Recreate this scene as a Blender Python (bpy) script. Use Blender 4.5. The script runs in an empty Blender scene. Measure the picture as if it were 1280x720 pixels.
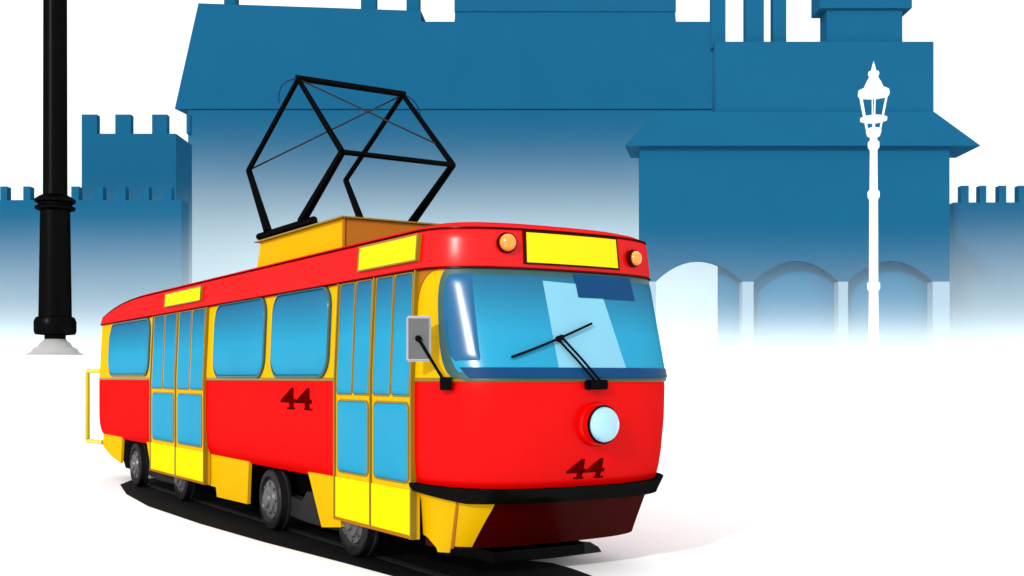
import bpy, bmesh, math, random
from mathutils import Vector, Matrix
random.seed(4)
sc = bpy.context.scene
C = sc.collection
PI = math.pi

# ------------------------------------------------------------------ camera
EYE = 1.775
cam = bpy.data.cameras.new('camera')
cam.lens = 39.375; cam.sensor_width = 36; cam.shift_y = 0.0875
cam.clip_end = 3000
co = bpy.data.objects.new('camera', cam); C.objects.link(co)
co.location = (0, 0, EYE); co.rotation_euler = (PI/2, 0, 0)
sc.camera = co
FPX = 1400.0
def at(x, y, D):
    """photo pixel -> point of the place at distance D"""
    return Vector(((x-640)/FPX*D, D, EYE+(472-y)/FPX*D))

# ------------------------------------------------------------------ materials
def lin(c):
    c /= 255.0
    return c/12.92 if c <= .04045 else ((c+.055)/1.055)**2.4
def mat(name, rgb, rough=.5, spec=.3, vary=.06, scale=3.0, bump=0.0, bscale=40, metal=0, coat=0, coat_rough=.1, gloss=0, gloss_rough=.2):
    m = bpy.data.materials.new(name); m.use_nodes = True
    nt = m.node_tree; b = nt.nodes['Principled BSDF']
    b.inputs['Roughness'].default_value = rough
    b.inputs['Specular IOR Level'].default_value = spec
    b.inputs['Metallic'].default_value = metal
    b.inputs['Coat Weight'].default_value = coat
    b.inputs['Coat Roughness'].default_value = coat_rough
    tc = nt.nodes.new('ShaderNodeTexCoord')
    n = nt.nodes.new('ShaderNodeTexNoise'); n.inputs['Scale'].default_value = scale; n.inputs['Detail'].default_value = 5
    nt.links.new(tc.outputs['Object'], n.inputs['Vector'])
    mx = nt.nodes.new('ShaderNodeMix'); mx.data_type = 'RGBA'
    mx.inputs['A'].default_value = (*[c*(1-vary) for c in rgb], 1)
    mx.inputs['B'].default_value = (*[min(1, c*(1+vary)) for c in rgb], 1)
    nt.links.new(n.outputs['Fac'], mx.inputs['Factor'])
    nt.links.new(mx.outputs['Result'], b.inputs['Base Color'])
    if gloss:                                  # thin even lacquer over the colour
        b.inputs['Specular IOR Level'].default_value = 0
        gl = nt.nodes.new('ShaderNodeBsdfGlossy'); gl.inputs['Roughness'].default_value = gloss_rough
        gl.inputs['Color'].default_value = (1, 1, 1, 1)
        ms = nt.nodes.new('ShaderNodeMixShader'); ms.inputs[0].default_value = gloss
        nt.links.new(b.outputs[0], ms.inputs[1]); nt.links.new(gl.outputs[0], ms.inputs[2])
        nt.links.new(ms.outputs[0], nt.nodes['Material Output'].inputs['Surface'])
    if bump:
        n2 = nt.nodes.new('ShaderNodeTexNoise'); n2.inputs['Scale'].default_value = bscale; n2.inputs['Detail'].default_value = 4
        nt.links.new(tc.outputs['Object'], n2.inputs['Vector'])
        bp = nt.nodes.new('ShaderNodeBump'); bp.inputs['Strength'].default_value = bump; bp.inputs['Distance'].default_value = .02
        nt.links.new(n2.outputs['Fac'], bp.inputs['Height']); nt.links.new(bp.outputs['Normal'], b.inputs['Normal'])
    return m

M = {}
M['red'] = mat('red_paint', (.58, .0003, .0003), .34, .03, .05, 2, gloss=.008, gloss_rough=.30)
M['red_band'] = mat('red_band_paint', (.56, .0003, .0003), .24, .03, .05, 2, gloss=.022, gloss_rough=.28)
M['dark_red'] = mat('dark_red_paint', (.036, .0005, .0003), .35, .06, .1, 3, gloss=.006, gloss_rough=.3)
M['amber'] = mat('amber_paint', (.60, .345, .0003), .35, .03, .04, 2, gloss=.006, gloss_rough=.3)
M['yellow'] = mat('yellow_paint', (.64, .58, .0003), .35, .03, .03, 2, gloss=.006, gloss_rough=.25)
M['sign_yellow'] = mat('yellow_sign_glass', (.64, .56, .003), .2, .08, .04, 2, gloss=.01, gloss_rough=.2)
M['ochre'] = mat('ochre_trim', (.21, .13, .002), .4, .2, .1, 4)
M['olive'] = mat('olive_bar', (.50, .44, .012), .35, .4, .1, 4)
M['brown'] = mat('orange_brown_paint', (.32, .115, .008), .4, .06, .1, 3, gloss=.006)
M['glass'] = mat('tinted_blue_glass', (.004, .235, .40), .09, .10, .14, .7, gloss=.026, gloss_rough=.22)
M['deep_glass'] = mat('deep_blue_glass', (.003, .085, .20), .09, .10, .14, .7, gloss=.026, gloss_rough=.22)
M['pale_reflection'] = mat('pale_blue_reflection', (.17, .42, .55), .5, .05, .05, 3)
M['gasket'] = mat('dark_teal_gasket', (.02, .07, .07), .45, .3, .1, 5)
M['navy'] = mat('navy_panel', (.005, .045, .13), .4, .04, .15, 4)
M['black'] = mat('black_iron', (.001, .001, .001), .5, .08, .3, 6, .1, gloss=.003, gloss_rough=.3)
M['rubber'] = mat('black_rubber', (.002, .002, .002), .6, .1, .3, 8, gloss=.004)
M['tyre'] = mat('wheel_steel', (.010, .010, .011), .42, .5, .3, 6, .1, gloss=.02, gloss_rough=.3)
M['hub'] = mat('hub_steel', (.07, .07, .075), .35, .5, .25, 5, .1, gloss=.05, gloss_rough=.35)
M['bogie'] = mat('bogie_grey', (.018, .018, .019), .5, .4, .3, 4, .15, gloss=.01)
M['grey'] = mat('mirror_grey', (.32, .32, .35), .25, .5, .1, 9)
M['lens'] = mat('headlight_lens', (.26, .50, .64), .12, .6, .08, 9, coat=1)
M['orange'] = mat('orange_lens', (.85, .24, .01), .15, .5, .05, 9, coat=.6)
M['digits'] = mat('dark_digits', (.075, .0006, .0004), .8, .0, .15, 8)
M['castle'] = mat('blue_stone', (.0057, .083, .171), .9, .05, .05, .35, .25, 1.2)
M['arcade'] = mat('mid_blue_plaster', (.011, .14, .27), .9, .03, .05, .5, .2, 2)
M['hazed_stone'] = mat('hazed_blue_stone', (.24, .34, .43), .9, .05, .06, .5, .25, 2)
M['roofslate'] = mat('blue_slate', (.0056, .082, .168), .9, .05, .05, .6, .2, 2)
M['white'] = mat('white_paint', (.88, .88, .89), .45, .3, .02, 4)
M['concrete'] = mat('pale_concrete', (.34, .34, .34), .8, .2, .15, 3, .3, 12)
M['ground'] = mat('white_paving', (.94, .94, .94), .9, .05, .02, .5, .1, 6)
M['bed_shadow'] = mat('black_bed_shadow', (.0035, .0035, .0035), .85, .05, .4, 2, .3, 20)
M['rail'] = mat('rail_steel', (.008, .008, .008), .5, .3, .3, 6)

def painted_gradient(key, top, clear, z1=2.72, z0=2.15):
    """shading painted into the glass colour, darker towards the upper edge"""
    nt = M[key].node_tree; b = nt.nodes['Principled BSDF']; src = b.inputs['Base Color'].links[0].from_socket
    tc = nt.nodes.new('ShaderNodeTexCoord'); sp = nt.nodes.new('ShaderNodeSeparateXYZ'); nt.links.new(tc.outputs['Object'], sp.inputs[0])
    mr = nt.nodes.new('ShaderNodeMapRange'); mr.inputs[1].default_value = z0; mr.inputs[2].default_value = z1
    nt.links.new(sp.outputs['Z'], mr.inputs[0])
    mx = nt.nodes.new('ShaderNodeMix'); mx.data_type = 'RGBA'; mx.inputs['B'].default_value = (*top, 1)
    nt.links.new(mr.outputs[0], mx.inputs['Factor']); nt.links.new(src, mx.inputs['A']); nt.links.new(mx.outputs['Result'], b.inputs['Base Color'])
painted_gradient('glass', (.003, .075, .165), None)  # reflection gradient of the panes painted into their colour

# ------------------------------------------------------------------ object helpers
def link(name, bm, m, parent=None, smooth=False, recalc=True):
    if recalc: bmesh.ops.recalc_face_normals(bm, faces=bm.faces)
    me = bpy.data.meshes.new(name); bm.to_mesh(me); bm.free()
    me.materials.append(M[m])
    if smooth:
        me.polygons.foreach_set('use_smooth', [True]*len(me.polygons))
        me.set_sharp_from_angle(angle=math.radians(38))
    o = bpy.data.objects.new(name, me); C.objects.link(o)
    if parent is not None: o.parent = parent
    return o
def tag(o, label=None, cat=None, group=None, kind=None):
    if label: o['label'] = label
    if cat: o['category'] = cat
    if group: o['group'] = group
    if kind: o['kind'] = kind
    return o
def empty(name, loc=(0, 0, 0), rz=0):
    o = bpy.data.objects.new(name, None); C.objects.link(o)
    o.location = loc; o.rotation_euler = (0, 0, rz); o.empty_display_size = .3
    return o
def copy_tree(o, parent=None):
    c = o.copy(); C.objects.link(c)
    if parent is not None: c.parent = parent
    for ch in [k for k in bpy.data.objects if k.parent == o]: copy_tree(ch, c)
    return c
def prism(bm, pts, vec):
    """closed solid: polygon pts (Vectors) swept by vec"""
    a = [bm.verts.new(p) for p in pts]; b = [bm.verts.new(p+vec) for p in pts]
    n = len(pts)
    bm.faces.new(a); bm.faces.new(list(reversed(b)))
    for i in range(n): bm.faces.new((a[i], b[i], b[(i+1) % n], a[(i+1) % n]))
def hexa(bm, p):
    v = [bm.verts.new(q) for q in p]
    for f in ((0, 1, 2, 3), (7, 6, 5, 4), (0, 4, 5, 1), (1, 5, 6, 2), (2, 6, 7, 3), (3, 7, 4, 0)):
        bm.faces.new([v[i] for i in f])
def tube(bm, pts, r, n=10, r2=None):
    pts = [Vector(p) for p in pts]
    rings = []
    for i, p in enumerate(pts):
        d = (pts[min(i+1, len(pts)-1)]-pts[max(i-1, 0)]).normalized()
        up = Vector((0, 0, 1)) if abs(d.z) < .9 else Vector((1, 0, 0))
        a = d.cross(up).normalized(); b = d.cross(a)
        rr = r if r2 is None else r+(r2-r)*i/(len(pts)-1)
        rings.append([bm.verts.new(p+a*rr*math.cos(2*PI*k/n)+b*rr*math.sin(2*PI*k/n)) for k in range(n)])
    for A, B in zip(rings, rings[1:]):
        for k in range(n): bm.faces.new((A[k], A[(k+1) % n], B[(k+1) % n], B[k]))
    bm.faces.new(rings[0]); bm.faces.new(list(reversed(rings[-1])))
def lathe(bm, prof, n=24, mtx=Matrix.Identity(4)):
    rings = []
    for r, h in prof:
        if r < 1e-5: rings.append([bm.verts.new(mtx @ Vector((0, 0, h)))])
        else: rings.append([bm.verts.new(mtx @ Vector((r*math.cos(2*PI*k/n), r*math.sin(2*PI*k/n), h))) for k in range(n)])
    for A, B in zip(rings, rings[1:]):
        for k in range(n):
            k2 = (k+1) % n
            if len(A) == 1 and len(B) == 1: continue
            if len(A) == 1: bm.faces.new((A[0], B[k2], B[k]))
            elif len(B) == 1: bm.faces.new((A[k], A[k2], B[0]))
            else: bm.faces.new((A[k], A[k2], B[k2], B[k]))
    for R in (rings[0], rings[-1]):
        if len(R) > 1: bm.faces.new(R)

# ================================================================== THE TRAM
# local axes: +x forward, +y to the tram's left.  (u, v, z): metres back from the nose line, metres across from the door side, height
LEN2 = 6.2
ROT = math.atan2(-.8439, .5365)
def W(u, v): return Vector((-.675-.5365*u+.8439*v, 9.45+.8439*u+.5365*v, 0))
tram = empty('tram', W(LEN2, 1.25), ROT)
tag(tram, 'red and yellow tram with tinted blue windows and number 44, pantograph raised', 'tram')
def P(u, v, z): return Vector((LEN2-u, v-1.25, z))
def px2uz(x, y, v=0.0):
    t = (x-640)/FPX
    u = (-.675+.8439*v-t*(9.45+.5365*v))/(.5365+.8439*t)
    D = 9.45+.8439*u+.5365*v
    return u, EYE+(472-y)/FPX*D
U0, U1, EX = .45, 12.40, 2.7
def lerp(t, z):
    if z <= t[0][0]: return t[0][1]
    for (a, b), (c, d) in zip(t, t[1:]):
        if z <= c: return b+(d-b)*(z-a)/(c-a)
    return t[-1][1]
NOSE = [(.28, -.10), (.74, -.42), (1.0, -.52), (1.4, -.60), (1.745, -.62), (2.72, -.28), (3.1, -.24)]
HALF = [(.28, 1.12), (.74, 1.17), (.84, 1.22), (1.0, 1.25), (1.745, 1.25), (2.72, 1.205), (3.1, 1.175)]
TAIL = [(.28, 12.6), (.74, 12.85), (1.2, 13.0), (1.745, 13.0), (2.72, 12.80), (3.1, 12.75)]
def side_v(z): return 1.25-lerp(HALF, z)
def spw(x, p): return math.copysign(abs(x)**p, x)
def cap(a, z, off=0.0):
    """front cap: a = 0 on the door side .. pi on the far side"""
    hw = lerp(HALF, z); n = lerp(NOSE, z)
    def q(a): return (U0-(U0-n)*abs(math.sin(a))**(2/EX), 1.25-hw*spw(math.cos(a), 2/EX))
    u, v = q(a)
    if off:
        u1, v1 = q(max(a-.004, .0005)); u2, v2 = q(min(a+.004, PI-.0005))
        du, dv = u2-u1, v2-v1; L = math.hypot(du, dv) or 1
        u += -dv/L*off; v += du/L*off      # outward = towards -u at the nose
        if abs(math.sin(a)) < .01: pass
    return u, v
def perim(z, off=0.0, nseg=48):
    hw = lerp(HALF, z)+off; n = lerp(NOSE, z)-off; tl = lerp(TAIL, z)+off
    pts = []
    for i in range(24): pts.append((U1+(U0-U1)*i/24, 1.25-hw))
    for i in range(nseg):
        a = PI*i/nseg
        pts.append((U0-(U0-n)*abs(math.sin(a))**(2/EX), 1.25-hw*spw(math.cos(a), 2/EX)))
    for i in range(24): pts.append((U0+(U1-U0)*i/24, 1.25+hw))
    for i in range(24):
        a = PI*i/24
        pts.append((U1+(tl-U1)*abs(math.sin(a))**(2/2.3), 1.25+hw*spw(math.cos(a), 2/2.3)))
    return pts
def zroof(u, z):
    """the roof line sinks towards the tail"""
    if z <= 2.72 or u < 9.6: return z
    k = max(0.0, 1-((u-9.6)/3.45)**2.2)
    return 2.72+(z-2.72)*max(.06, k)
def loft(name, zs, offs, m, parent, cap_top=False, cap_bot=False, droop=False):
    bm = bmesh.new(); rings = []
    for z, o in zip(zs, offs):
        rings.append([bm.verts.new(P(u, v, zroof(u, z) if droop else z)) for u, v in perim(min(z, 3.1), o)])
    n = len(rings[0])
    for A, B in zip(rings, rings[1:]):
        for k in range(n): bm.faces.new((A[k], A[(k+1) % n], B[(k+1) % n], B[k]))
    if cap_top: bm.faces.new(rings[-1])
    if cap_bot: bm.faces.new(rings[0])
    return link(name, bm, m, parent, True)
loft('lower_body', [.74, .80, .87, .95, 1.1, 1.25, 1.4, 1.58, 1.70, 1.745], [-.015, 0, 0, 0, 0, 0, 0, 0, 0, -.006], 'red', tram, cap_bot=True)
up = loft('upper_body', [1.742, 1.95, 2.2, 2.45, 2.73], [-.004]*5, 'amber', tram)
bt = loft('belt_trim', [1.738, 1.745, 1.765, 1.772], [.001, .010, .010, .001], 'ochre', tram)
band = loft('roof_band', [2.70, 2.725, 2.76, 2.85, 2.95, 3.03, 3.055], [.0, .026, .030, .030, .028, .024, .006], 'red_band', tram, droop=True)
loft('drip_rail', [2.703, 2.706, 2.716, 2.719], [.020, .034, .034, .020], 'dark_red', tram)
loft('gutter', [3.046, 3.050, 3.062, 3.066], [.006, .026, .026, .0], 'dark_red', tram, droop=True)
loft('roof', [3.05, 3.075, 3.10, 3.13, 3.16], [.012, -.01, -.06, -.18, -.40], 'red_band', tram, cap_top=True, droop=True)

def patch(name, a0, a1, zt, zb, off, th, m, parent, na=28, nz=12, mid=None):
    """a skin on the nose: a0(h), a1(h) side limits by height h in 0..1, zt(s), zb(s) top and bottom by s in 0..1"""
    bm = bmesh.new(); G = []
    for lay in (off, off-th):
        g = []
        for j in range(nz+1):
            h = j/nz; row = []
            for i in range(na+1):
                s = i/na
                a = a0(h)+(a1(h)-a0(h))*s
                z = zb(s)+(zt(s)-zb(s))*h
                e = 0
                if lay == off and mid:                     # pillowed edge
                    d = min(s*na/mid, (1-s)*na/mid, h*nz/mid, (1-h)*nz/mid, 1)
                    e = -.014*(1-d)**2
                u, v = cap(a, z, lay+e)
                row.append(bm.verts.new(P(u, v, z)))
            g.append(row)
        G.append(g)
    for g in G:
        for j in range(nz):
            for i in range(na): bm.faces.new((g[j][i], g[j][i+1], g[j+1][i+1], g[j+1][i]))
    A, B = G
    for i in range(na):
        for j in (0, nz): bm.faces.new((A[j][i], B[j][i], B[j][i+1], A[j][i+1]))
    for j in range(nz):
        for i in (0, na): bm.faces.new((A[j][i], A[j+1][i], B[j+1][i], B[j][i]))
    return link(name, bm, m, parent, True)

def a_of(v, z):
    q = (1.25-v)/lerp(HALF, z)
    return math.acos(max(-1, min(1, spw(q, EX/2))))
# --- windscreen
def ra(h, lo=.40, r=.30, p=3.0): return lo+r*(1-(1-abs(2*h-1)**p)**(1/p))
ws_g = patch('windscreen', lambda h: ra(h, .375, .25), lambda h: PI-ra(h, .26, .08, 6), lambda s: 2.722, lambda s: 1.75, .018, .02, 'gasket', tram, 60, 28)
ws_p = patch('pane', lambda h: ra(h), lambda h: PI-ra(h, .28, .08, 6), lambda s: 2.705, lambda s: 1.765, .022, .012, 'glass', ws_g, 80, 40, 5)
patch('dashboard_strip', lambda h: .66-.08*h, lambda h: PI-.36, lambda s: 1.86, lambda s: 1.775, .030, .01, 'navy', ws_g, 50, 3)
patch('quarter_light', lambda h: ra(h, .43, .26), lambda h: a_of(.31, 2.2), lambda s: 2.685, lambda s: 1.875, .027, .01, 'deep_glass', ws_g, 20, 24, 3)
patch('painted_reflection', lambda h: a_of(.90, 2.3), lambda h: a_of(1.60-.10*h, 2.3), lambda s: 2.61-.02*s, lambda s: 1.86, .0245, .01, 'pale_reflection', ws_g, 16, 6)  # pale patch on the glass: a painted reflection
patch('sun_visor', lambda h: a_of(1.24, 2.58), lambda h: a_of(1.90, 2.58), lambda s: 2.685, lambda s: 2.475, .030, .01, 'navy', ws_g, 16, 3)
patch('pillar_panel', lambda h: .075, lambda h: .12+.26*h, lambda s: 2.70, lambda s: 2.40+.26*s, .004, .01, 'brown', up, 10, 6)

# --- bumper, valance and the yellow skirt round the corner
bmp = patch('bumper', lambda h: .055, lambda h: PI-.055, lambda s: .865-.03*math.sin(PI*s), lambda s: .80-.085*min(1, s*5)-.01*s, .075, .10, 'rubber', tram, 60, 4)
def vz(off): return off
val = patch('front_valance', lambda h: .05, lambda h: PI-.05, lambda s: .80, lambda s: .30, -.02, .06, 'dark_red', tram, 48, 6)
skb = [(0, .40), (.10, .385), (.33, .30), (.36, .262), (.62, .262), (.64, .32), (1.0, .315)]
patch('front_skirt', lambda h: .055, lambda h: .80+.17*h, lambda s: .80, lambda s: lerp(skb, s), .005, .03, 'amber', tram, 60, 4)
patch('skirt_fold', lambda h: .53, lambda h: .575-.02*h, lambda s: .74, lambda s: .30, .016, .012, 'brown', tram, 3, 4)

# --- side plates below the body
def plate(name, pts, v0, v1, m, parent):
    bm = bmesh.new(); prism(bm, [P(u, v0, z) for u, z in pts], Vector((0, v1-v0, 0)))
    return link(name, bm, m, parent)
def pxplate(name, pix, v, m, parent, th=.04):
    return plate(name, [px2uz(x, y, v) for x, y in pix], v, v+th, m, parent)
pxplate('side_skirt', [(129, 540), (153, 543), (151, 579), (140, 571), (129, 558)], .07, 'amber', tram)
pxplate('side_skirt', [(183, 550), (192, 552), (192, 584), (187, 576)], .07, 'amber', tram)
pxplate('side_skirt', [(250, 565), (311, 577), (309, 630), (271, 621), (270, 609), (250, 603)], .07, 'amber', tram)
pxplate('side_skirt', [(385, 590), (426, 595), (426, 659), (402, 659)], .07, 'amber', tram)

# --- doors
def slab(bm, u0, u1, z0, z1, v0, v1):
    """box on the door side; v measured outward from the leaning body side"""
    zs = [z0]+[k for k in (1.0, 1.745) if z0 < k < z1]+[z1]
    rings = []
    for z in zs:
        s = side_v(max(z, 1.0))
        rings.append([bm.verts.new(p) for p in (P(u0, s-v0, z), P(u1, s-v0, z), P(u1, s-v1, z), P(u0, s-v1, z))])
    for A, B in zip(rings, rings[1:]):
        for k in range(4): bm.faces.new((A[k], A[(k+1) % 4], B[(k+1) % 4], B[k]))
    bm.faces.new(rings[0]); bm.faces.new(rings[-1])
def rr(u0, u1, z0, z1, r, n=6):
    pts = []
    for cx, cz, a in ((u1-r, z1-r, 0), (u0+r, z1-r, 90), (u0+r, z0+r, 180), (u1-r, z0+r, 270)):
        for i in range(n+1):
            t = math.radians(a+90*i/n); pts.append((cx+r*math.cos(t), cz+r*math.sin(t)))
    return pts
def pillow(name, u0, u1, z0, z1, r, base, m, parent, soft=.045, h=.022, bulge=0.006):
    """pane with rounded corners and a rounded-over edge"""
    bm = bmesh.new(); rings = []
    steps = [(0, -.01), (0, 0)]+[(soft*(1-math.cos(t*PI/2/12)), h*math.sin(t*PI/2/12)) for t in range(1, 13)]
    for ins, o in steps:
        dome = lambda z: (bulge if o > 0 else 0)*(o/h if h else 0)*(1-((z-(z0+z1)/2)/((z1-z0)/2))**2)
        rings.append([bm.verts.new(P(u, side_v(max(z, 1.0))-base-o-dome(z), z)) for u, z in rr(u0+ins, u1-ins, z0+ins, z1-ins, max(r-ins*.6, .012))])
    n = len(rings[0])
    for A, B in zip(rings, rings[1:]):
        for k in range(n): bm.faces.new((A[k], A[(k+1) % n], B[(k+1) % n], B[k]))
    # domed middle: shrink the last outline towards the centre line in a few steps
    last = rings[-1]; zc = (z0+z1)/2; uc = (u0+u1)/2
    base_pts = [(LEN2-v.co.x, v.co.z) for v in last]
    for s in (.75, .5, .25, .05):
        nr = []
        for u, z in base_pts:
            uu, zz = uc+(u-uc)*s, zc+(z-zc)*s
            nr.append(bm.verts.new(P(uu, side_v(max(zz, 1.0))-base-h-bulge*(1-((zz-zc)/((z1-z0)/2))**2), zz)))
        for k in range(n): bm.faces.new((last[k], last[(k+1) % n], nr[(k+1) % n], nr[k]))
        last = nr
    bm.faces.new(last); bm.faces.new(rings[0])
    return link(name, bm, m, parent, True)
def ring(name, u0, u1, z0, z1, r, w, base, h, m, parent):
    """rubber or metal frame round a pane"""
    bm = bmesh.new()
    def loop(ins, o, rad): return [bm.verts.new(P(u, side_v(max(z, 1.0))-base-o, z)) for u, z in rr(u0+ins, u1-ins, z0+ins, z1-ins, max(rad, .01))]
    L = [loop(-w, -.01, r+w), loop(-w, h*.7, r+w), loop(-w*.6, h, r+w*.6), loop(-w*.1, h, r), loop(.004, -.005, r)]
    n = len(L[0])
    for A, B in zip(L, L[1:]+[L[0]]):
        for k in range(n): bm.faces.new((A[k], A[(k+1) % n], B[(k+1) % n], B[k]))
    return link(name, bm, m, parent, True)
def door(ul, ur):
    """one door = two leaves, ul > ur (rear edge, front edge)"""
    mid = (ul+ur)/2
    w = ul-ur
    b = bmesh.new()
    slab(b, ur, ul, .365, 2.72, -.06, .012)
    d = link('door', b, 'amber', tram)
    for a, c in ((mid, ur), (ul, mid)):
        lw = a-c; e = .075*lw/.82
        b = bmesh.new()
        slab(b, c+.012, a-.012, .40, .795, -.02, .022)
        link('lower_panel', b, 'yellow', d)
        b = bmesh.new()
        slab(b, c+.012, a-.012, .372, .40, -.02, .030)
        link('kick_rail', b, 'brown', d)
        pillow('pane', c+e, a-e, .86, 1.545, .05, .014, 'glass', d, .09, .030, .012)
        ring('pane_frame', c+e, a-e, .86, 1.545, .05, .018, .012, .014, 'ochre', d)
        m2 = (a+c)/2
        for p, q in ((c+e*.7, m2-e*.32), (m2+e*.32, a-e*.7)):
            pillow('pane', p, q, 1.62, 2.69, .03, .014, 'glass', d, .055, .022)
            ring('pane_frame', p, q, 1.62, 2.69, .03, .014, .012, .014, 'ochre', d)
    for x in (ul, mid, ur):
        b = bmesh.new(); slab(b, x-.011, x+.011, .37, 2.71, -.02, .034)
        link('door_edge', b, 'ochre', d)
door(px2uz(190, 480)[0], px2uz(257, 480)[0])
door(px2uz(421, 480)[0], px2uz(517, 480)[0])

# --- side windows
def window(x0, x1, z0=1.80, z1=2.69, r=.20):
    a, b = px2uz(x0, 470)[0], px2uz(x1, 470)[0]
    g = ring('window', b, a, z0, z1, r, .034, .0, .026, 'gasket', tram)
    pillow('pane', b, a, z0, z1, r, .004, 'glass', g, .15, .040, .030)
window(137, 185, 1.83, 2.67, .20)
window(268, 329); window(340, 409)

# --- destination boxes
def band_sign(u0, u1, z0, z1):
    bm = bmesh.new()
    q = []
    for z in (z0, z1):
        s = side_v(z)-.036
        q.append([P(u0, s-.02, z), P(u1, s-.02, z), P(u1, s+.02, z), P(u0, s+.02, z)])
    hexa(bm, q[0]+q[1]); o = link('side_sign', bm, 'sign_yellow', tram)
    bm = bmesh.new()
    for a, b, c, d in ((u0-.02, u1+.02, z0-.015, z0-.001), (u0-.02, u1+.02, z1+.001, z1+.015), (u0-.02, u0-.001, z0, z1), (u1+.001, u1+.02, z0, z1)):
        q = []
        for z in (c, d):
            s = side_v(z)-.036
            q.append([P(a, s-.024, z), P(b, s-.024, z), P(b, s+.02, z), P(a, s+.02, z)])
        hexa(bm, q[0]+q[1])
    link('sign_frame', bm, 'ochre', o)
band_sign(.30, 1.47, 2.80, 3.01)
band_sign(6.50, 8.20, 2.815, 2.985)
fs = patch('front_sign', lambda h: a_of(.775, 2.9), lambda h: a_of(1.735, 2.9), lambda s: 3.025, lambda s: 2.765, .052, .03, 'sign_yellow', tram, 20, 4)
patch('sign_frame', lambda h: a_of(.75, 2.9), lambda h: a_of(1.76, 2.9), lambda s: 3.04, lambda s: 2.75, .044, .03, 'dark_red', fs, 20, 4)

# --- lamps
def orient(u, v, z, dirv):
    return Matrix.Translation(P(u, v, z)) @ dirv.to_track_quat('Z', 'Y').to_matrix().to_4x4()
fw = Vector((1, 0, 0))
def rooflamp(v, z, r):
    a = a_of(v, z); u, vv = cap(a, z, .03)
    u2, v2 = cap(a, z, .13)
    d = (P(u2, v2, z)-P(u, vv, z)).normalized()
    bm = bmesh.new(); lathe(bm, [(r*1.15, 0), (r*1.2, .02), (r*1.12, .045), (r*.98, .05)], 24, orient(u, vv, z, d))
    h = link('marker_lamp', bm, 'dark_red', tram, True)
    bm = bmesh.new(); lathe(bm, [(r*math.cos(t*PI/16), .046+r*.8*math.sin(t*PI/16)) for t in range(0, 8)]+[(0, .046+r*.8)], 24, orient(u, vv, z, d))
    link('lens', bm, 'orange', h, True)
rooflamp(.60, 2.925, .075); rooflamp(1.95, 2.87, .068)
hz, hv = 1.375, 1.27
hu, _ = cap(a_of(hv, hz), hz, 0)
bm = bmesh.new(); lathe(bm, [(.19, -.03), (.19, .03), (.178, .05), (.165, .05), (.163, .10), (.158, .125), (.145, .128)], 36, orient(hu, hv, hz, fw))
hl = link('headlight', bm, 'red_band', tram, True)
bm = bmesh.new(); lathe(bm, [(.164, .108), (.166, .122), (.160, .131), (.152, .131), (.150, .12)], 36, orient(hu, hv, hz, fw))
link('headlight_rim', bm, 'black', hl, True)
bm = bmesh.new(); lathe(bm, [(.153, .12)]+[(.153*math.cos(t*PI/20), .124+.085*math.sin(t*PI/20)) for t in range(1, 10)]+[(0, .209)], 36, orient(hu, hv, hz, fw))
link('lens', bm, 'lens', hl, True)

# --- number 44
def digits(fn, sx, sz):
    cu = bpy.data.curves.new('number', 'FONT'); cu.body = '44'; cu.size = 1; cu.offset = .022; cu.resolution_u = 3
    t = bpy.data.objects.new('number_text', cu); C.objects.link(t)
    bpy.context.view_layer.update()
    me = bpy.data.meshes.new_from_object(t.evaluated_get(bpy.context.evaluated_depsgraph_get()))
    bpy.data.objects.remove(t)
    bm = bmesh.new(); bm.from_mesh(me)
    xs = [v.co.x for v in bm.verts]; ys = [v.co.y for v in bm.verts]
    x0, x1, y0, y1 = min(xs), max(xs), min(ys), max(ys)
    # slab serifs on the feet of both fours, as in bold lettering
    for f in range(2):
        cx = x0+(x1-x0)*(.36 if f == 0 else .90)
        cx = x0+(x1-x0)*(.345+.54*f)
        w = (x1-x0)*.13; h = (y1-y0)*.09
        q = [bm.verts.new((cx+a*w, y0+b*h, .0005)) for a, b in ((-1, 0), (1, 0), (1, 1), (-1, 1))]
        bm.faces.new(q)
    bmesh.ops.subdivide_edges(bm, edges=bm.edges, cuts=1)
    r = bmesh.ops.extrude_face_region(bm, geom=list(bm.faces))
    top = [g for g in r['geom'] if isinstance(g, bmesh.types.BMVert)]
    for v in top: v.co.z += 1
    for v in bm.verts: v.co = fn((v.co.x-x0)/(x1-x0), (v.co.y-y0)/(y1-y0), v.co.z)
    o = link('fleet_number', bm, 'digits', tram); o['label'] = 'dark bold number 44 painted on red'
ua, ub = px2uz(351, 498)[0], px2uz(390, 498)[0]
digits(lambda x, y, d: P(ua+(ub-ua)*x, side_v(1.5)-.001-.0015*d, 1.43+.235*y), 1, 1)
def fdig(x, y, d):
    v = 1.03+.40*x; z = .90+.175*y
    u, vv = cap(a_of(v, z), z, .0015+.0015*d); return P(u, vv, z)
digits(fdig, 1, 1)

# --- wiper
def onscreen(v, z, off): u, vv = cap(a_of(v, z), z, off); return P(u, vv, z)
bm = bmesh.new()
c = onscreen(1.24, 1.715, .03)
bmesh.ops.create_cube(bm, size=1, matrix=Matrix.Translation(c) @ Matrix.Diagonal((.09, .20, .085, 1)))
bmesh.ops.bevel(bm, geom=bm.edges[:], offset=.01, segments=2, affect='EDGES')
wp = link('wiper', bm, 'black', tram)
bm = bmesh.new()
for dv in (-.028, .028):
    tube(bm, [onscreen(1.24+dv, 1.74, .06), onscreen(1.09+dv, 1.93, .06), onscreen(.945+dv, 2.11, .05)], .010, 8)
link('wiper_arm', bm, 'black', wp, True)
bm = bmesh.new()
tube(bm, [onscreen(.50+.80*t, 1.945+.30*t, .058) for t in [i/8 for i in range(9)]], .011, 8)
tube(bm, [onscreen(.915, 2.10, .05), onscreen(.975, 2.12, .05)], .024, 8)
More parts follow.
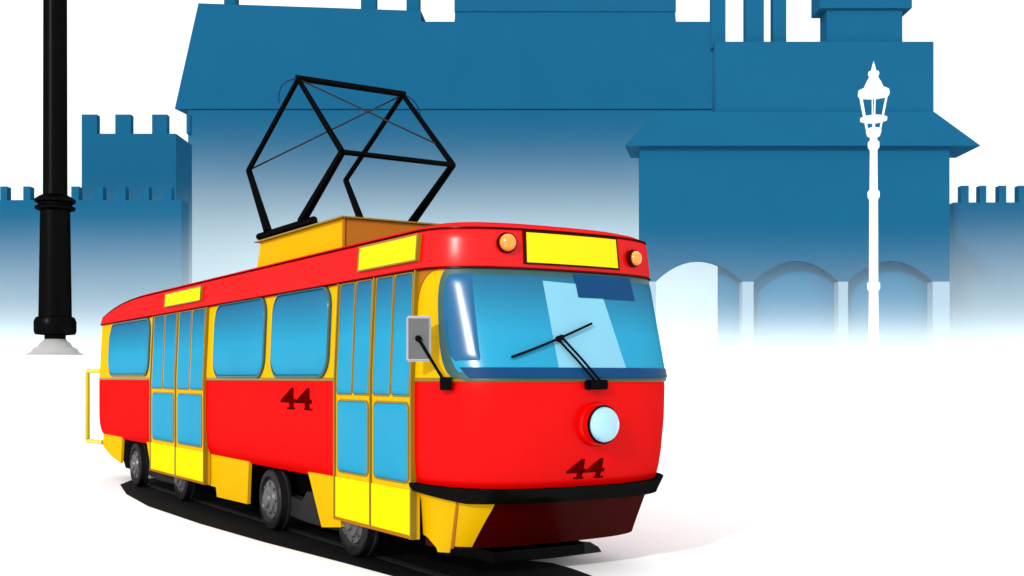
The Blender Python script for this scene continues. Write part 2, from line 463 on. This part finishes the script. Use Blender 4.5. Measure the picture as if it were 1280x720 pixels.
link('wiper_blade', bm, 'rubber', wp, True)

# --- driving mirror
mc = P(0, -.125, 2.10)
rm = Matrix.Translation(mc) @ Matrix.Rotation(-ROT, 4, 'Z')
bm = bmesh.new()
bmesh.ops.create_cube(bm, size=1, matrix=rm @ Matrix.Diagonal((.205, .05, .385, 1)))
bmesh.ops.bevel(bm, geom=bm.edges[:], offset=.012, segments=2, affect='EDGES')
mr = link('driving_mirror', bm, 'grey', tram)
bm = bmesh.new()
hexa(bm, [rm @ Vector(q) for q in ((-.085, -.027, -.17), (.085, -.027, -.17), (.085, -.031, .17), (-.085, -.031, .17), (-.085, -.02, -.17), (.085, -.02, -.17), (.085, -.02, .17), (-.085, -.02, .17))])
link('mirror_glass', bm, 'hub', mr)
mp = P(-.14, .055, 1.725)
bm = bmesh.new(); tube(bm, [mp, rm @ Vector((.0, -.05, .0))], .013, 8); tube(bm, [rm @ Vector((0, -.06, 0)), rm @ Vector((0, -.02, 0))], .028, 10)
link('mirror_arm', bm, 'black', mr, True)
bm = bmesh.new(); bmesh.ops.create_cube(bm, size=1, matrix=Matrix.Translation(mp) @ Matrix.Rotation(-ROT, 4, 'Z') @ Matrix.Diagonal((.095, .09, .11, 1)))
link('mirror_mount', bm, 'black', mr)

# --- tail handrail
bm = bmesh.new()
tube(bm, [P(12.8, .12, 1.90), P(13.40, .0, 1.90), P(13.42, .0, 1.86), P(13.42, .0, .66), P(13.40, .0, .60), P(12.75, .14, .60)], .045, 10)
link('tail_handrail', bm, 'olive', tram, True)

# --- underframe, bogies and wheels
bm = bmesh.new()
hexa(bm, [P(.75, .42, .16), P(12.3, .42, .16), P(12.3, 2.1, .16), P(.75, 2.1, .16), P(.45, .30, .80), P(12.6, .30, .80), P(12.6, 2.2, .80), P(.45, 2.2, .80)])
link('underframe', bm, 'rubber', tram)
def wheel(u, v, sgn):
    mt = Matrix.Translation(P(u, v, .36)) @ Vector((0, -sgn, 0)).to_track_quat('Z', 'Y').to_matrix().to_4x4()
    bm = bmesh.new()
    lathe(bm, [(.30, -.10), (.37, -.09), (.37, -.06), (.35, -.05), (.35, .03), (.335, .045), (.27, .05), (.262, .035), (.25, .02), (.16, .0), (.12, .0)], 36, mt)
    w = link('wheel', bm, 'tyre', tram, True)
    bm = bmesh.new()
    lathe(bm, [(.225, .012), (.22, .03), (.17, .035), (.155, .06), (.10, .07), (.085, .095), (.04, .10), (.0, .10)], 24, mt)
    for k in range(8):
        a = k*PI/4
        tube(bm, [mt @ Vector((.19*math.cos(a), .19*math.sin(a), .03)), mt @ Vector((.19*math.cos(a), .19*math.sin(a), .052))], .016, 6)
    link('hub', bm, 'hub', w, True)
for x, y in ((440, 660), (337, 628), (225, 600), (169, 580)):
    u = px2uz(x, y, .10)[0]
    wheel(u, .14, 1); wheel(u, 2.25, -1)
for uc in (2.95, 8.95):
    for v0 in (.22, 2.02):
        bm = bmesh.new()
        pts = [(uc-1.35, .30), (uc-1.2, .22), (uc-.4, .18), (uc+.4, .18), (uc+1.2, .22), (uc+1.35, .30), (uc+1.2, .44), (uc+.5, .40), (uc+.35, .52), (uc-.35, .52), (uc-.5, .40), (uc-1.2, .44)]
        prism(bm, [P(u, v0, z) for u, z in pts], Vector((0, .12, 0)))
        link('bogie_frame', bm, 'bogie', tram)
bm = bmesh.new(); hexa(bm, [P(.15, .7, .13), P(1.0, .5, .13), P(1.0, 1.9, .13), P(.15, 1.7, .13), P(.15, .7, .22), P(1.0, .5, .30), P(1.0, 1.9, .30), P(.15, 1.7, .22)])
link('lifeguard', bm, 'rubber', tram)

# --- roof equipment box
bm = bmesh.new()
hexa(bm, [P(3.02, .53, 3.06), P(5.85, .53, 3.06), P(5.85, 1.90, 3.06), P(3.02, 1.90, 3.06), P(3.07, .56, 3.53), P(5.72, .56, 3.53), P(5.72, 1.87, 3.53), P(3.07, 1.87, 3.53)])
bx = link('roof_box', bm, 'amber', tram)
bm = bmesh.new(); hexa(bm, [P(2.985, .55, 3.06), P(3.015, .55, 3.06), P(3.015, 1.88, 3.06), P(2.985, 1.88, 3.06), P(3.04, .58, 3.52), P(3.066, .58, 3.52), P(3.066, 1.85, 3.52), P(3.04, 1.85, 3.52)])
link('painted_front_shade', bm, 'brown', bx)  # brown plate: shade on the box front put into its colour
bm = bmesh.new(); tube(bm, [P(3.01, .525, 3.07), P(3.06, .555, 3.53)], .02, 8)
link('corner_trim', bm, 'brown', bx, True)
bm = bmesh.new(); hexa(bm, [P(3.0, .50, 3.532), P(5.80, .50, 3.532), P(5.80, 1.93, 3.532), P(3.0, 1.93, 3.532), P(3.0, .50, 3.548), P(5.80, .50, 3.548), P(5.80, 1.93, 3.548), P(3.0, 1.93, 3.548)])
link('box_lid', bm, 'ochre', bx)

# --- pantograph
NV, FV = .55, 1.95
bm = bmesh.new()
for v in (NV, FV): tube(bm, [P(3.9, v, 3.61), P(5.75, v, 3.61)], .045, 10)
for u in (4.2, 5.45): tube(bm, [P(u, NV, 3.60), P(u, FV, 3.60)], .035, 10)
for u in (4.2, 5.45):
    for v in (NV+.12, FV-.12): tube(bm, [P(u, v, 3.53), P(u, v, 3.62)], .05, 10)
pg = link('pantograph', bm, 'black', tram, True)
foot_r, foot_f, el_r, el_f, top = (5.42, 3.64), (4.28, 3.64), (6.15, 4.54), (3.10, 4.265), (4.39, 5.36)
for v in (NV, FV):
    for f, e in ((foot_r, el_r), (foot_f, el_f)):
        bm = bmesh.new(); tube(bm, [P(f[0], v, f[1]), P(e[0], v, e[1])], .056, 10, .040); link('lower_arm', bm, 'black', pg, True)
        bm = bmesh.new(); tube(bm, [P(e[0], v, e[1]), P(top[0], v, top[1])], .036, 10, .030); link('upper_arm', bm, 'black', pg, True)
bm = bmesh.new(); tube(bm, [P(el_f[0], NV, el_f[1]), P(el_f[0], FV, el_f[1])], .030, 10); link('elbow_shaft', bm, 'black', pg, True)
bm = bmesh.new(); tube(bm, [P(top[0], NV-.03, top[1]+.01), P(top[0], FV+.03, top[1]+.01)], .038, 10); link('contact_bar', bm, 'black', pg, True)
for a, b in (((el_r, NV), (top, FV)), ((top, NV), ((3.45, 4.56), FV))):
    bm = bmesh.new(); tube(bm, [P(a[0][0], a[1], a[0][1]), P(b[0][0], b[1], b[0][1])], .011, 6); link('diagonal_brace', bm, 'bogie', pg, True)
for v0, s in ((NV, -1), (FV, 1)):
    bm = bmesh.new()
    tube(bm, [P(top[0], v0+s*.25*math.sin(t*PI/10), top[1]-.25*(1-math.cos(t*PI/10))) for t in range(0, 7)], .012, 8)
    link('bow_horn', bm, 'navy', pg, True)

# ================================================================== GROUND, TRACK AND ITS PAINTED SHADOW
def gz(y):
    if y < 21.5: return 0.0
    if y < 25.0:
        t = (y-21.5)/3.5; return 2.28*t*t*(3-2*t)
    return 2.28+.02*(min(y, 110)-25.0)
bm = bmesh.new()
ys = [-80, -20, 0, 10, 20, 21, 21.5]+[21.5+3.5*i/24 for i in range(1, 25)]+[30, 45, 60, 80, 110, 200, 600, 1500]
xs = [-900, -300, -100, -40, -20, -10, 0, 10, 20, 40, 100, 300, 900]
g = [[bm.verts.new((x, y, gz(y))) for x in xs] for y in ys]
for a, b in zip(g, g[1:]):
    for i in range(len(xs)-1): bm.faces.new((a[i], a[i+1], b[i+1], b[i]))
bmesh.ops.recalc_face_normals(bm, faces=bm.faces)
if sum(f.normal.z for f in bm.faces) < 0: bmesh.ops.reverse_faces(bm, faces=bm.faces)
tag(link('ground', bm, 'ground', None, True, recalc=False), kind='structure')

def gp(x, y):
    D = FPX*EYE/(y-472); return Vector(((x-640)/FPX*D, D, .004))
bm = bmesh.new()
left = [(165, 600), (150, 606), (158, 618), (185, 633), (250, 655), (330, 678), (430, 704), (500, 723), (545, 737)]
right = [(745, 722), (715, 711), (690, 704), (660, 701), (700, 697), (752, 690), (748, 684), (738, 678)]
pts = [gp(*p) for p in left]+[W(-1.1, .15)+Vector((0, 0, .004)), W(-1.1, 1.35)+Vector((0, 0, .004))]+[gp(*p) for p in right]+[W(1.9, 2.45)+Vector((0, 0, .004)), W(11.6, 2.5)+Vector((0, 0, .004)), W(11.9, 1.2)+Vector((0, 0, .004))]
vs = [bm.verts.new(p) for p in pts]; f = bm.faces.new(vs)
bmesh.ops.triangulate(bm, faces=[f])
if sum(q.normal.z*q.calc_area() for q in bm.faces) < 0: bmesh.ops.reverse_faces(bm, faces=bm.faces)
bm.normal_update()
tag(link('bed_with_shadow', bm, 'bed_shadow', None, recalc=False), kind='structure')  # one black sheet: track bed with the tram's shadow painted in
for v in (.32, 2.12):
    bm = bmesh.new()
    for a, b in ((v-.035, v-.012), (v+.012, v+.06)):
        hexa(bm, [W(-.9 if v < 1 else 1.0, a)+Vector((0, 0, .006)), W(11.2, a)+Vector((0, 0, .006)), W(11.2, b)+Vector((0, 0, .006)), W(-.9 if v < 1 else 1.0, b)+Vector((0, 0, .006)),
                  W(-.9 if v < 1 else 1.0, a)+Vector((0, 0, .014)), W(11.2, a)+Vector((0, 0, .014)), W(11.2, b)+Vector((0, 0, .014)), W(-.9 if v < 1 else 1.0, b)+Vector((0, 0, .014))])
    tag(link('tram_rail', bm, 'rail'), 'dark grooved steel rail under the door side of the tram' if v < 1 else 'dark grooved steel rail under the far side of the tram', 'rail', 'rails under the tram')

# ================================================================== CASTLE
def pbox(bm, xl, xr, yt, yb, D, d, zb=None):
    """block whose outline from the front spans the pixels xl..xr, yt..yb at distance D, d metres deep"""
    Xl, Xr = (xl-640)/FPX*D, (xr-640)/FPX*D
    if xl > 640: Xl = (xl-640)/FPX*(D+d)
    if xr < 640: Xr = (xr-640)/FPX*(D+d)
    zt = EYE+(472-yt)/FPX*D
    z0 = zb if zb is not None else EYE+(472-yb)/FPX*D
    hexa(bm, [Vector(q) for q in ((Xl, D, z0), (Xr, D, z0), (Xr, D+d, z0), (Xl, D+d, z0), (Xl, D, zt), (Xr, D, zt), (Xr, D+d, zt), (Xl, D+d, zt))])
def castle_part(name, boxes, D, d, m, parent):
    bm = bmesh.new()
    for b in boxes: pbox(bm, *b[:4], D, d, b[4] if len(b) > 4 else None)
    return link(name, bm, m, parent)

# battlemented curtain walls and towers
def battlement(root, D, d, merlons, yt, yb):
    for a, b in merlons:
        bm = bmesh.new(); pbox(bm, a, b, yt, yb, D, d); link('merlon', bm, 'castle', root)
def wall(name, D, d, xl, xr, ynotch, ytop, merlons, label, cat, group=None):
    root = empty(name, (0, 0, 0))
    tag(root, label, cat, group)
    castle_part('wall', [(xl, xr, ynotch, 0, gz(D)-.3)], D, d, 'castle', root)
    battlement(root, D+.003, .45, merlons, ytop, ynotch-.0)
    return root
wall('castle_wall', 52, 1.2, -150, 236, 250, 233, [(-145+29*k, -130+29*k) for k in range(5)]+[(0, 14), (29, 43), (58, 72), (89, 103), (118, 133), (147, 161), (176, 190), (205, 218)],
     'low blue battlemented wall behind the black lamp post, fading into mist', 'castle wall', 'castle curtain walls')
wall('castle_wall', 54, 1.2, 1180, 1400, 253, 232, [(1197, 1211), (1220, 1233), (1244, 1258), (1268, 1282), (1292, 1306), (1316, 1330), (1340, 1354)],
     'low blue battlemented wall to the right of the blue gatehouse', 'castle wall', 'castle curtain walls')
wall('castle_tower', 60, 3.0, 102, 240, 167, 143, [(102, 125), (144, 167), (190, 212), (233, 240)],
     'square blue tower with four tall merlons, between black lamp post and slanted keep', 'tower')

# keep: far, large
KD = 80.0
keep = empty('castle_keep'); tag(keep, 'huge blue castle keep with a slanted left roof end, rising behind the tram', 'castle')
castle_part('wall', [(235, 900, 137, 0, gz(KD)-.3)], KD, 8, 'castle', keep)
def kp(x, y, dd): p = at(x, y, KD); p.y += dd; return p
bm = bmesh.new()
fr = [(219, 136.5), (248, 4), (510, 13), (526, 13), (526.5, 27), (568, 27), (569, 14), (844, 14), (845, 27), (900, 27), (900, 136.5)]
a = [kp(x, y, -.12 if y > 100 else 0.0) for x, y in fr]
b = [Vector((p.x*(1.0 if p.x > 0 else .93), KD+8.5 if y > 100 else KD+7, p.z)) for p, (x, y) in zip(a, fr)]
va = [bm.verts.new(p) for p in a]; vb = [bm.verts.new(p) for p in b]
bm.faces.new(va); bm.faces.new(list(reversed(vb)))
for i in range(len(va)): bm.faces.new((va[i], vb[i], vb[(i+1) % len(va)], va[(i+1) % len(va)]))
link('roof', bm, 'castle', keep)
for x0, x1 in ((280, 299), (451, 472), (508, 526)):
    o = castle_part('chimney', [(x0, x1, -70, 20)], KD+.4, 1.2, 'castle', keep)
castle_part('upper_storey', [(568, 845, -150, 14)], KD-.08, 5, 'castle', keep)
bm = bmesh.new()
q = [kp(556, -150, -.8), kp(857, -150, -.8), kp(857, -150, 5.5), kp(556, -150, 5.5)]
ap = kp(706, -330, 2.5)
v4 = [bm.verts.new(p) for p in q]; va = bm.verts.new(ap)
bm.faces.new(v4)
for i in range(4): bm.faces.new((v4[i], v4[(i+1) % 4], va))
link('upper_roof', bm, 'roofslate', keep)

# gatehouse: nearer, with the arcade
GD = 45.0
gate = empty('gatehouse'); tag(gate, 'blue gatehouse tower with flared eaves over three arches, behind white lamp', 'gatehouse')
# body wall above the arches with the arches cut out: built as one outline
def gpnt(x, y, dd=0): p = at(x, y, GD); p.y += dd; return p
base_z = gz(GD)-.3
def arch(x0, x1, ysp, yap, n=12):
    """segmental arch outline from left springing to right springing"""
    pts = []
    for i in range(n+1):
        t = i/n; x = x0+(x1-x0)*t
        pts.append((x, ysp-(ysp-yap)*math.sin(PI*t)**.8 if False else ysp-(ysp-yap)*(1-(2*t-1)**2)))
    return pts
arches = [(820, 928, 352, 326), (942, 1048, 352, 326), (1060, 1166, 352, 326)]
XL, XR = 800, 1187
bm = bmesh.new()
outline = [(XL, 182), (XR, 182), (XR, 352)]
# spandrel strip: upper edge at 182, lower edge following the arches
low = [(XL, 352)]
for A in arches: low += arch(*A)
low += [(XR, 352)]
for (xa, ya), (xb, yb) in zip(low, low[1:]):
    if xb-xa < .01: continue
    p = [gpnt(xa, ya), gpnt(xb, yb), gpnt(xb, 182), gpnt(xa, 182)]
    k = [Vector((v.x, v.y+.4, v.z)) for v in p]
    hexa(bm, p+k)
bmesh.ops.remove_doubles(bm, verts=bm.verts, dist=.001)
# drop the inner partitions left between neighbouring blocks
cnt = {}
for f in bm.faces: cnt.setdefault(tuple(sorted(v.index for v in f.verts)), []).append(f)
bmesh.ops.delete(bm, geom=[f for fs in cnt.values() if len(fs) > 1 for f in fs], context='FACES_ONLY')
link('facade', bm, 'castle', gate)
for x0, x1 in ((XL, 820), (928, 942), (1048, 1060), (1166, XR)):
    bm = bmesh.new()
    p0, p1 = gpnt(x0, 352), gpnt(x1, 352)
    hexa(bm, [Vector(q) for q in ((p0.x, GD, base_z), (p1.x, GD, base_z), (p1.x, GD+.6, base_z), (p0.x, GD+.6, base_z), (p0.x, GD, p0.z-.002), (p1.x, GD, p0.z-.002), (p1.x, GD+.6, p0.z-.002), (p0.x, GD+.6, p0.z-.002))])
    link('arcade_pillar', bm, 'hazed_stone', gate)  # pillars paler than the walls: haze painted into their colour
# back wall of the arcade: the first bay is open right through up to x = 897
castle_part('back_wall', [(897, XR, 200, 0, base_z)], GD+.75, .5, 'arcade', gate)
castle_part('back_wall', [(XL+8, 897, 200, 322)], GD+.75, .5, 'arcade', gate)
bm = bmesh.new(); p0, p1 = gpnt(XR, 200), gpnt(XR, 200)
hexa(bm, [Vector(q) for q in ((p0.x-.5, GD+.6, base_z), (p0.x, GD+.6, base_z), (p0.x, GD+1.9, base_z), (p0.x-.5, GD+1.9, base_z), (p0.x-.5, GD+.6, p0.z), (p0.x, GD+.6, p0.z), (p0.x, GD+1.9, p0.z), (p0.x-.5, GD+1.9, p0.z))])
link('end_wall', bm, 'castle', gate)
# flared hipped roof
bm = bmesh.new()
yb_ = 184
bot = [gpnt(780, yb_, -.9*0), gpnt(1222, yb_), None, None]
z0 = gpnt(780, yb_).z; z1 = gpnt(0, 140).z
Xe0, Xe1 = gpnt(780, yb_).x, gpnt(1222, yb_).x
Xt0, Xt1 = gpnt(821, 137).x, gpnt(1167, 145).x
hexa(bm, [Vector(q) for q in ((Xe0, GD-.3, z0), (Xe1, GD-.3, z0), (Xe1, GD+2.2, z0), (Xe0+.5, GD+2.2, z0), (Xt0, GD-.05, z1), (Xt1, GD-.05, z1), (Xt1, GD+2.0, z1), (Xt0+.3, GD+2.0, z1))])
link('eaves_roof', bm, 'roofslate', gate)
castle_part('tower_shaft', [(890, 1167, 52, 150)], GD+.05, .8, 'castle', gate)
castle_part('turret', [(1025, 1128, -80, 53)], GD+.25, 1.0, 'castle', gate)
castle_part('turret_cornice', [(1014, 1140, -60, 10)], GD+.1, 1.3, 'castle', gate)
for x0, x1, yb in ((887, 907, 60), (929, 955, 53), (963, 983, 53)):
    castle_part('chimney', [(x0, x1, -60, yb)], GD+.4, .5, 'castle', gate)

# ================================================================== LAMP POSTS
# black column
LD = 26.0
s = LD/FPX
base = at(69, 445, LD); base.z = gz(LD-.3)
root = empty('lamp_post', base); tag(root, 'tall thick black iron lamp post on pale flared base, left of the tram', 'lamp post')
def lp(name, prof, m, n=28):
    bm = bmesh.new(); lathe(bm, [(r*s, h*s) for r, h in prof], n); return link(name, bm, m, root, True)
lp('base', [(34, -8), (34, 1), (28, 4), (26, 8), (20, 11), (18, 15), (14, 18), (13, 20)], 'concrete')
lp('plinth', [(12.5, 18), (12.5, 25), (23.5, 26), (25, 30), (25, 42), (23, 47), (20.5, 48)], 'black')
lp('shaft', [(19.6, 48), (18.5, 120), (17.6, 182), (16, 183), (14.4, 200), (14.0, 440), (12.5, 640), (9, 700)], 'black')
lp('collar', [(18, 180), (23.5, 182), (24, 185), (20, 187), (20, 189), (24, 191), (24.5, 194), (19, 198), (15, 200)], 'black')
lp('finial', [(9, 700), (13, 704), (13, 712), (8, 716), (10, 730), (6, 745), (0, 752)], 'black')

# white lantern lamp
LD2 = 24.4
s = LD2/FPX
base = at(1092, 440, LD2); base.z = min(base.z, gz(LD2)+.02) if base.z < gz(LD2) else base.z
root = empty('street_lamp', base); tag(root, 'slender white street lamp with six sided lantern in front of gatehouse', 'street lamp')
def lw(name, prof, m, n): return lp(name, [(r*.87, h) for r, h in prof], m, n)
lw('base', [(11, -18), (11, 2), (9.5, 6), (8, 10), (8.4, 14), (7.4, 20)], 'white', 16)
lw('post', [(7.0, 20), (6.6, 70), (6.4, 76), (9.0, 79), (9.0, 86), (6.4, 88), (6.0, 190), (8.4, 194), (8.4, 200), (5.6, 203), (5.2, 252), (8, 256), (8, 262), (5, 265), (5, 270)], 'white', 16)
lw('lantern_cup', [(5, 268), (9, 270), (11, 276), (10, 279)], 'white', 12)
lw('lantern_gallery', [(14, 288), (19, 289.5), (19, 292.5), (14, 294)], 'white', 12)
bm = bmesh.new()
for k in range(6):
    a = PI/3*k+.3
    c, q = math.cos(a), math.sin(a)
    tube(bm, [Vector((8.5*s*c, 8.5*s*q, 276*s)), Vector((11.5*s*c, 11.5*s*q, 289*s)), Vector((18.5*s*c, 18.5*s*q, 323*s))], .85*s, 6)
link('lantern_frame', bm, 'white', root, True)
lw('lantern_roof', [(21, 320), (22.5, 322), (21.5, 327), (14, 330), (10.5, 337), (6, 344), (8, 347), (7.5, 350), (3.5, 352), (2.2, 357), (0, 364)], 'white', 12)

# ================================================================== MIST (a real bank of mist, thicker low down and lifting towards the keep)
bm = bmesh.new()
hexa(bm, [Vector(q) for q in ((-75, 26.5, -1), (75, 26.5, -1), (75, 96, -1), (-75, 96, -1), (-75, 26.5, 30), (75, 26.5, 30), (75, 96, 30), (-75, 96, 30))])
bmesh.ops.recalc_face_normals(bm, faces=bm.faces)
m = bpy.data.materials.new('mist'); m.use_nodes = True; nt = m.node_tree
for n in list(nt.nodes):
    if n.type != 'OUTPUT_MATERIAL': nt.nodes.remove(n)
out = nt.nodes['Material Output']
pv = nt.nodes.new('ShaderNodeVolumePrincipled'); pv.inputs['Color'].default_value = (.86, .975, 1, 1)
nt.links.new(pv.outputs[0], out.inputs['Volume'])
geo = nt.nodes.new('ShaderNodeTexCoord'); sp = nt.nodes.new('ShaderNodeSeparateXYZ'); nt.links.new(geo.outputs['Object'], sp.inputs[0])
def mr(src, a, b, c, d):
    n = nt.nodes.new('ShaderNodeMapRange'); n.inputs[1].default_value = a; n.inputs[2].default_value = b; n.inputs[3].default_value = c; n.inputs[4].default_value = d
    nt.links.new(src, n.inputs[0]); return n.outputs[0]
def ma(op, a, b):
    n = nt.nodes.new('ShaderNodeMath'); n.operation = op
    for i, v in enumerate((a, b)):
        if isinstance(v, (int, float)): n.inputs[i].default_value = v
        else: nt.links.new(v, n.inputs[i])
    return n.outputs[0]
Y, Z = sp.outputs['Y'], sp.outputs['Z']
H = ma('ADD', mr(Y, 30, 46, 3.7, 8.5), mr(Y, 48, 80, 0, 13.5))
h = ma('MAXIMUM', ma('SUBTRACT', H, Z), 0.0)
g0 = ma('MAXIMUM', ma('SUBTRACT', 4.0, Z), 0.0)
near = ma('ADD', ma('MULTIPLY', h, .0085), ma('MULTIPLY', ma('MULTIPLY', g0, g0), .045))
far = ma('MULTIPLY', ma('MULTIPLY', h, h), .0008)
dens = ma('ADD', ma('MULTIPLY', near, mr(Y, 53, 57, 1, 0)), ma('MULTIPLY', far, mr(Y, 53, 57, 0, 1)))
nt.links.new(dens, pv.inputs['Density'])
me = bpy.data.meshes.new('mist'); bm.to_mesh(me); bm.free(); me.materials.append(m)
mo = bpy.data.objects.new('mist', me); C.objects.link(mo)
tag(mo, 'white mist lying low round the castle', 'mist', kind='stuff')

# ================================================================== LIGHT
S = Vector((-.42, -.84, .40)).normalized()
el = math.asin(S.z); az = math.atan2(S.x, S.y)
w = bpy.data.worlds.new('World'); sc.world = w; w.use_nodes = True
nt = w.node_tree; bg = nt.nodes['Background']
sky = nt.nodes.new('ShaderNodeTexSky'); sky.sky_type = 'NISHITA'; sky.sun_disc = False
sky.sun_elevation = el; sky.sun_rotation = az; sky.dust_density = 3
mx = nt.nodes.new('ShaderNodeMix'); mx.data_type = 'RGBA'; mx.inputs['Factor'].default_value = .93   # overcast: white cloud over the blue
nt.links.new(sky.outputs[0], mx.inputs['A']); mx.inputs['B'].default_value = (9.6, 9.7, 9.8, 1)
nt.links.new(mx.outputs['Result'], bg.inputs['Color']); bg.inputs['Strength'].default_value = .135
sl = bpy.data.lights.new('sun', 'SUN'); sl.energy = 2.4; sl.angle = math.radians(2.5); sl.color = (1, .97, .93)
so = bpy.data.objects.new('sun', sl); C.objects.link(so)
so.rotation_euler = S.to_track_quat('Z', 'Y').to_euler(); so.location = (-20, -30, 40)
sc.view_settings.view_transform = 'Standard'; sc.view_settings.look = 'None'
sc.view_settings.gamma = 1; sc.view_settings.exposure = 0.0; sc.view_settings.use_curve_mapping = False
sc.render.engine = 'CYCLES'
sc.cycles.use_denoising = True
sc.cycles.max_bounces = 8; sc.cycles.volume_bounces = 4
